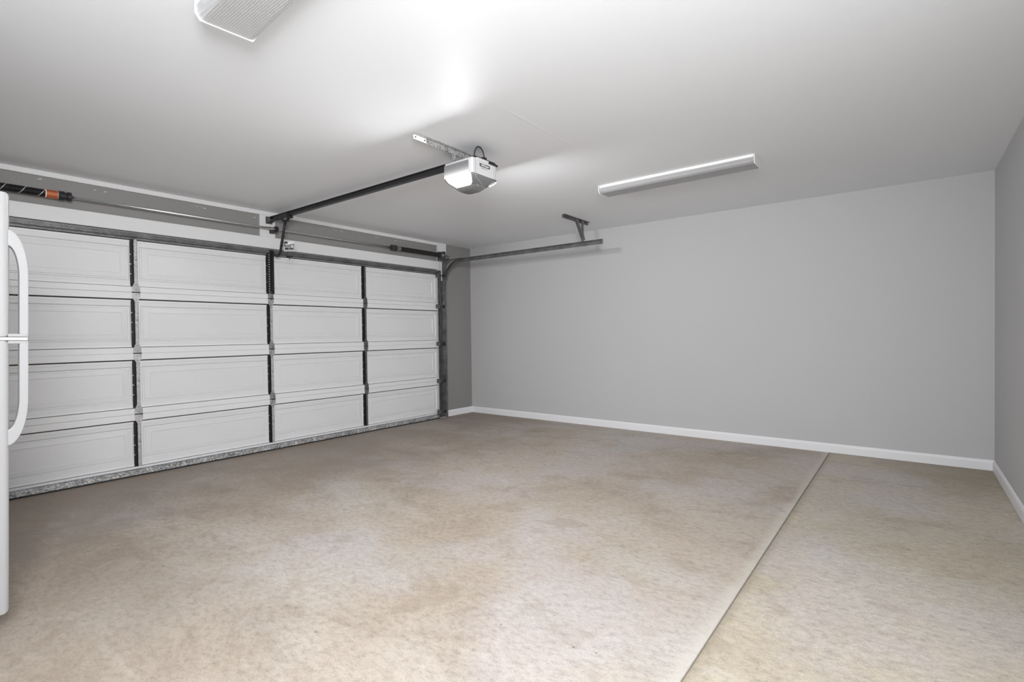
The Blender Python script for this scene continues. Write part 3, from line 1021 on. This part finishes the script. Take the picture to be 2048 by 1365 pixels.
def text(body, size, loc, rot, m_, parent, name, align='CENTER', ext=0.0004):
    c = bpy.data.curves.new(name, 'FONT')
    c.body = body
    c.size = size
    c.align_x = align
    c.align_y = 'CENTER'
    c.extrude = ext
    c.offset = size * 0.012
    tmp = bpy.data.objects.new('tmp', c)
    COL.objects.link(tmp)
    dg = bpy.context.evaluated_depsgraph_get()
    me = bpy.data.meshes.new_from_object(tmp.evaluated_get(dg))
    bpy.data.objects.remove(tmp)
    me.name = name
    me.materials.clear()
    me.materials.append(m_)
    o = bpy.data.objects.new(name, me)
    COL.objects.link(o)
    pl = Vector((0, 0, 0))
    q = parent
    while q:
        pl += Vector(q.location)
        q = q.parent
    o.parent = parent
    o.location = Vector(loc) - pl
    o.rotation_euler = rot
    return o


PI = math.pi
plate = [c for c in op.children if c.name.startswith('name_plate')][0]
text('LiftMaster', 0.0215, (X1 + 0.0026, YO - 0.002, lpz), (PI / 2, 0, PI / 2), MWT, plate, 'lettering')
text('PROFESSIONAL   WiFi', 0.0075, (X1 + 0.0006, YO - 0.008, lpz - 0.021), (PI / 2, 0, PI / 2), MPG, op, 'small_lettering')
# cords on top
cb = MB()
pts = []
for i in range(15):
    a = math.pi * i / 14
    pts.append((X1 - 0.045 + 0.0 * i, YO - 0.060 + 0.055 * (1 - math.cos(a)), ZT + 0.004 + 0.098 * math.sin(a) ** 0.8 if 0 < i < 14 else ZT + 0.004))
cb.tube(pts, 0.0042, 8)
cb.obj('power_cord', MBK, op, (X1 - .045, YO, ZT + .03))
MB().tube([(X1 - 0.05, YO - 0.062, ZT + 0.006), (X1 - 0.10, YO - 0.0, ZT + 0.028), (X1 - 0.14, YO + 0.06, ZT + 0.05)], 0.0022, 6).obj('antenna_wire', MBK, op, (X1 - .1, YO, ZT + .03))
# rail
RZ = 2.445
rl = MB()
xa, xb = 0.045, X0 + 0.03
rl.prism([(YO - 0.019, RZ - 0.021), (YO + 0.019, RZ - 0.021), (YO + 0.019, RZ - 0.016), (YO + 0.006, RZ - 0.013), (YO + 0.006, RZ + 0.016), (YO + 0.017, RZ + 0.018),
          (YO + 0.017, RZ + 0.023), (YO - 0.017, RZ + 0.023), (YO - 0.017, RZ + 0.018), (YO - 0.006, RZ + 0.016), (YO - 0.006, RZ - 0.013), (YO - 0.019, RZ - 0.016)], 0, xa, xb)
rl.obj('drive_rail', MBK, op, (1.4, YO, RZ))
hb = MB()
hb.box(0.0225, 0.026, YO - 0.035, YO + 0.035, RZ - 0.045, RZ + 0.03)
hb.box(0.026, 0.085, YO - 0.024, YO - 0.020, RZ - 0.030, RZ + 0.02)
hb.box(0.026, 0.085, YO + 0.020, YO + 0.024, RZ - 0.030, RZ + 0.02)
hb.cyl((0.07, YO - 0.026, RZ - 0.01), (0.07, YO + 0.026, RZ - 0.01), 0.016, 14)
hb.obj('header_bracket', MES, op, (0.05, YO, RZ))
# ceiling mounting: angle iron and two drop straps
sa = MB()
sa.box(2.808, 2.811, -3.615, -2.80, H - 0.034, H - 0.0005, 0)
sa.box(2.808, 2.842, -3.615, -2.80, H - 0.0035, H - 0.0005, 0)
sa.box(2.8115, 2.8135, -3.612, -3.50, H - 0.034, H - 0.002, 1)
for yb in (-3.595, -3.515):
    sa.cyl((2.8135, yb, H - 0.018), (2.8165, yb, H - 0.018), 0.0045, 8, 2)
MSTR = mat('punched_angle_steel', (0.5, 0.5, 0.5), 0.45, 0.5)
n = N(MSTR)
vo = n.n('ShaderNodeTexVoronoi')
vo.inputs['Scale'].default_value = 95
n.link(n.coord((1, 0.6, 1)), vo.inputs['Vector'])
n.color(n.mix(n.ramp(vo.outputs['Distance'], [(0.0, 1.0), (0.28, 1.0), (0.34, 0.0)]), (0.55, 0.55, 0.55), (0.10, 0.10, 0.10)))
sa.obj('mounting_angle', [MSTR, MLE, MPB], op, (2.81, -3.2, H))
for yy in (YO - 0.075, YO + 0.085):
    st = MB()
    st.box(2.812, 2.815, yy - 0.016, yy + 0.016, ZT + 0.002, H - 0.006)
    st.box(2.812, 2.850, yy - 0.016, yy + 0.016, ZT + 0.001, ZT + 0.004)
    st.obj('hanging_strap', MSTR, op, (2.813, yy, 2.47))
for q in range(3):
    cw = MB()
    yq = YO - 0.09 - q * 0.022
    cw.tube([(2.82, yq, H - 0.035), (2.83, yq - 0.006, H - 0.065), (2.84, yq + 0.01, ZT + 0.012), (2.87, yq + 0.02, ZT + 0.004)], 0.0012, 5)
    cw.obj('bell_wire', MGD, op, (2.83, yq, 2.47))
cw = MB()
lp_ = []
for i in range(13):
    a = 2 * PI * i / 12
    lp_.append((2.822, YO - 0.155 + 0.014 * math.cos(a), H - 0.025 + 0.026 * math.sin(a)))
cw.tube(lp_, 0.0014, 5)
cw.obj('bell_wire', MGD, op, (2.83, YO - .1, 2.47))

# ------------------------------------------------------------------ trolley with arm, release cord
tr = thing('trolley', (0.36, YO, RZ), 'black trolley on the drive rail with bent arm reaching down to the garage door', 'trolley')
tc = MB()
tc.bbox(0.27, 0.46, YO - 0.028, YO + 0.028, RZ - 0.042, RZ - 0.0215, 0.004)
tc.bbox(0.30, 0.43, YO - 0.030, YO - 0.0195, RZ - 0.040, RZ + 0.008, 0.003)
tc.bbox(0.30, 0.43, YO + 0.0195, YO + 0.030, RZ - 0.040, RZ + 0.008, 0.003)
tc.bbox(0.33, 0.40, YO - 0.022, YO + 0.022, RZ - 0.070, RZ - 0.040, 0.004)
tc.obj('carriage', MBK, tr, (0.36, YO, RZ))
MB().bbox(0.385, 0.44, YO - 0.034, YO - 0.030, RZ - 0.058, RZ - 0.044, 0.001).obj('release_lever', MG, tr, (0.41, YO - .03, RZ - .05))
am = MB()
am.tube([(0.36, YO, RZ - 0.052), (0.325, YO, 2.30), (0.265, YO, 2.135), (0.248, YO, 2.085), (0.222, YO, 2.055), (0.18, YO, 2.045), (0.14, YO, 2.058), (0.085, YO, 2.088)],
        0.0125, 10)
am.obj('arm', MBK, tr, (0.25, YO, 2.2))
for c in ((0.300, 2.235), (0.278, 2.175), (0.268, 2.145)):
    MB().cyl((c[0], YO - 0.013, c[1]), (c[0], YO + 0.018, c[1]), 0.008, 8).obj('bolt', MBK, tr, (c[0], YO, c[1]))

rc = thing('release_cord', (0.425, YO, RZ - 0.06), 'thin emergency release cord with printed square tag and dark pull handle', 'cord')
MB().tube([(0.425, YO, RZ - 0.058), (0.424, YO, 2.25), (0.423, YO, 1.985)], 0.0014, 6).obj('cord', MPG, rc, (0.424, YO, 2.2))
hd = MB().tube([(0.423 - 0.020, YO - 0.022, 2.015), (0.423, YO, 2.017), (0.423 + 0.020, YO + 0.022, 2.015)], [0.0075, 0.0090, 0.0075], 10)
hd.tube([(0.423, YO, 2.017), (0.423, YO, 1.985)], [0.0045, 0.0030], 8)
hd.obj('pull_handle', MBK, rc, (0.423, YO, 2.015))
# tag: faces the room diagonally
tg = thing('tmp', (0, 0, 0), '', '')
bpy.data.objects.remove(tg)
TW, THT = 0.052, 0.049
tzc = 2.118
tag = MB()
tag.box(-TW, TW, -0.0008, 0.0008, -THT, THT, 0)


def blk(x0, x1, z0, z1, mi, t=0.0012):
    tag.box(x0 * TW, x1 * TW, -t, -0.0007, z0 * THT, z1 * THT, mi)
blk(-.96, -.30, .62, .97, 1)
blk(-.96, -.78, -.05, .62, 1)
blk(-.78, .45, .0, .28, 2)
blk(-.90, .45, -.06, .0, 1)
blk(-.20, .45, .28, .34, 1)
blk(-.45, -.30, .34, .75, 2)
blk(.20, .70, .36, .46, 1)
blk(.70, .95, -.05, .55, 1)
blk(-.90, .95, -.82, -.10, 2)
blk(-.80, -.15, -.55, -.30, 1, .0015)
blk(.10, .85, -.50, -.28, 1, .0015)
blk(.52, .82, -.48, -.22, 1, .0017)
blk(-.85, .90, -.20, -.16, 0, .0015)
blk(-.75, -.10, -.72, -.66, 1, .0015)
blk(.44, .80, -.28, .34, 0, .0018)
blk(.55, .70, .02, .14, 2, .0021)
ang = math.atan2(F_.y, F_.x) - math.pi / 2
to = tag.obj('printed_tag', [MWT, MPB, MPG], rc)
to.location = Vector((0.4235, YO - 0.0012, tzc)) - Vector(rc.location)
to.rotation_euler = (0, math.radians(1.5), math.radians(33))
to['label'] = 'square paper tag printed in black, grey and white'

# ------------------------------------------------------------------ light fixtures
def fixture(name, ox, oy, ang, L, wid, dep, lens_m, label):
    """wraparound fluorescent, one corner at (ox, oy); built along local x"""
    t = thing(name, (0, 0, 0), label, 'ceiling light', 'ceiling light fixtures')
    c, s_ = math.cos(ang), math.sin(ang)

    def place(mb):
        mb.v = [(ox + x * c - y * s_, oy + x * s_ + y * c, z) for x, y, z in mb.v]
        return mb
    z0 = H - 0.0005
    pan = MB().box(0.006, L - 0.006, 0.006, wid - 0.006, z0 - 0.018, z0)
    pan.box(0.006, L - 0.006, 0.000, 0.006, z0 - 0.022, z0 - 0.012)
    place(pan).obj('housing', MLH, t, (ox, oy, H))
    pr = [(0.004, z0 - 0.0185), (0.006, z0 - dep * 0.62), (0.012, z0 - dep * 0.82), (0.024, z0 - dep + 0.002), (0.036, z0 - dep), (wid - 0.036, z0 - dep), (wid - 0.024, z0 - dep + 0.002),
          (wid - 0.012, z0 - dep * 0.82), (wid - 0.006, z0 - dep * 0.62), (wid - 0.004, z0 - 0.0185)]
    place(MB().prism(pr, 0, 0.004, L - 0.004)).obj('lens', lens_m, t, (ox, oy, H - dep))
    cp = [(0, z0), (-0.002, z0 - dep * 0.65), (0.018, z0 - dep - 0.003), (wid - 0.018, z0 - dep - 0.003), (wid + 0.002, z0 - dep * 0.65), (wid, z0)]
    for xx in (-0.004, L - 0.002):
        place(MB().prism(cp, 0, xx, xx + 0.006)).obj('end_cap', MLE, t, (ox + xx, oy, H - dep / 2))
    # move the empty to the thing's base
    b = Vector((ox + L / 2 * c, oy + L / 2 * s_, H))
    t.location = b
    for ch in t.children:
        ch.location = Vector(ch.location) - b
    return t


fixture('light_fixture', 3.172, -1.752, 0.0, 1.292, 0.205, 0.066, ML1, 'long white wraparound ceiling fixture near the right wall, unlit')
fixture('light_fixture', 3.175, -5.045, math.radians(-3.4), 1.29, 0.235, 0.070, ML2, 'white wraparound ceiling fixture cut off by the upper edge of the photo, unlit')

# ------------------------------------------------------------------ refrigerator
FX1 = 2.530       # side nearest the camera
FX0 = FX1 - 0.76
FY = -5.512       # face of the doors
fr = thing('refrigerator', (2.15, -5.9, 0), 'white top-freezer refrigerator at the left edge, handles towards the camera', 'refrigerator')
MB().bbox(FX0, FX1 - 0.004, -6.34, FY - 0.075, 0.045, 1.775, 0.008, 0, 3).obj('cabinet', MFW, fr, (2.15, -5.95, 0.9))


def fdoor(z0, z1):
    mb = MB()
    # rounded outline, face softly crowned
    bm = bmesh.new()
    bmesh.ops.create_cube(bm, size=1)
    for v in bm.verts:
        v.co = Vector(((FX0 + FX1) / 2 + v.co.x * (FX1 - FX0), FY - 0.033 + v.co.y * 0.066, (z0 + z1) / 2 + v.co.z * (z1 - z0)))
    ee = [e for e in bm.edges if all(v.co.y > FY - 0.01 for v in e.verts)]
    bmesh.ops.bevel(bm, geom=ee, offset=0.020, segments=6, affect='EDGES', profile=0.5)
    bm.verts.index_update()
    mb.add([v.co[:] for v in bm.verts], [tuple(v.index for v in f.verts) for f in bm.faces], 0, False)
    bm.free()
    return mb
ZSP = 1.214
fd1 = fdoor(ZSP + 0.008, 1.802).obj('freezer_door', MFW, fr, (2.15, FY, 1.5))
fd2 = fdoor(0.115, ZSP - 0.006).obj('refrigerator_door', MFW, fr, (2.15, FY, 0.65))
MB().box(FX0 + 0.01, FX1 + 0.002, FY - 0.07, FY + 0.052, ZSP - 0.0045, ZSP + 0.0065).obj('divider_strip', MFG, fr, (2.15, FY, ZSP))


def fhandle(zs, zs2, top):
    """flat bow handle: outline in y-z, thick in x"""
    hx0, hx1 = FX1 - 0.036, FX1 - 0.004
    out = []
    inn = []
    D_, T_ = 0.056, 0.028
    ze = zs2                      # end at the split
    s = 1 if top else -1
    zc = zs - s * 0.19            # where the bow becomes straight
    for i in range(11):
        t = i / 10
        a = t * math.pi / 2
        out.append((FY - 0.006 + (D_ + 0.006) * math.sin(a), zs - (zs - zc) * (1 - math.cos(a))))
    out.append((FY + D_, ze))
    zs_i = zs - s * 0.065
    for i in range(11):
        t = i / 10
        a = t * math.pi / 2
        inn.append((FY - 0.006 + (D_ - T_ + 0.006) * math.sin(a), zs_i - (zs_i - zc) * (1 - math.cos(a))))
    inn.append((FY + D_ - T_, ze + s * 0.012))
    inn.append((FY - 0.006, ze + s * 0.012))
    inn.append((FY - 0.006, ze))
    poly = out + inn[::-1]
    mb = MB()
    # triangulated strip outline: build as paired loops to stay clean
    k = len(out)
    vs = []
    for x in (hx0, hx1):
        vs += [(x, y, z) for y, z in out] + [(x, y, z) for y, z in inn[:k]]
    fs = []
    for i in range(k - 1):
        fs.append((i, i + 1, k + i + 1, k + i))
        fs.append((2 * k + i, 2 * k + k + i, 2 * k + k + i + 1, 2 * k + i + 1))
        fs.append((i, 2 * k + i, 2 * k + i + 1, i + 1))
        fs.append((k + i, k + i + 1, 3 * k + i + 1, 3 * k + i))
    fs.append((0, k, 3 * k, 2 * k))
    fs.append((k - 1, 3 * k - 1, 4 * k - 1, 2 * k - 1))
    mb.add(vs, fs)
    za, zb = sorted((ze, ze + s * 0.013))
    mb.box(hx0, hx1, FY - 0.006, FY + D_ - 0.001, za, zb)
    return mb
h1 = fhandle(1.655, ZSP + 0.0085, True).obj('handle', MFW, fd1, (FX1 - .02, FY, 1.4))
h2 = fhandle(0.785, ZSP - 0.0065, False).obj('handle', MFW, fd2, (FX1 - .02, FY, 1.0))
for o in (h1, h2, fd1, fd2):
    md = o.modifiers.new('bevel', 'BEVEL')
    md.width = 0.004
    md.segments = 3
    md.limit_method = 'ANGLE'
    md.angle_limit = math.radians(40)
MB().box(FX0 + 0.01, FX1 - 0.012, FY - 0.11, FY - 0.090, 0.02, 0.10).obj('base_grille', MFB, fr, (2.15, FY, .06))
for fx in (FX0 + 0.05, FX1 - 0.05):
    for fy in (-6.28, FY - 0.16):
        MB().cyl((fx, fy, -0.018 if fy < -6 else -0.001), (fx, fy, 0.046), 0.018, 12).obj('foot', MBK, fr, (fx, fy, 0.02))
MB().bbox(FX1 - 0.09, FX1 - 0.005, FY - 0.12, FY - 0.02, 1.776, 1.80, 0.004).obj('hinge_cover', MFW, fr, (FX1 - .05, FY - .07, 1.79))

# it stands on uneven concrete and leans a touch towards its doors
fr.rotation_euler.x = -0.0195
fr.location = Vector((2.15, -5.9 - 0.014, 0.006))
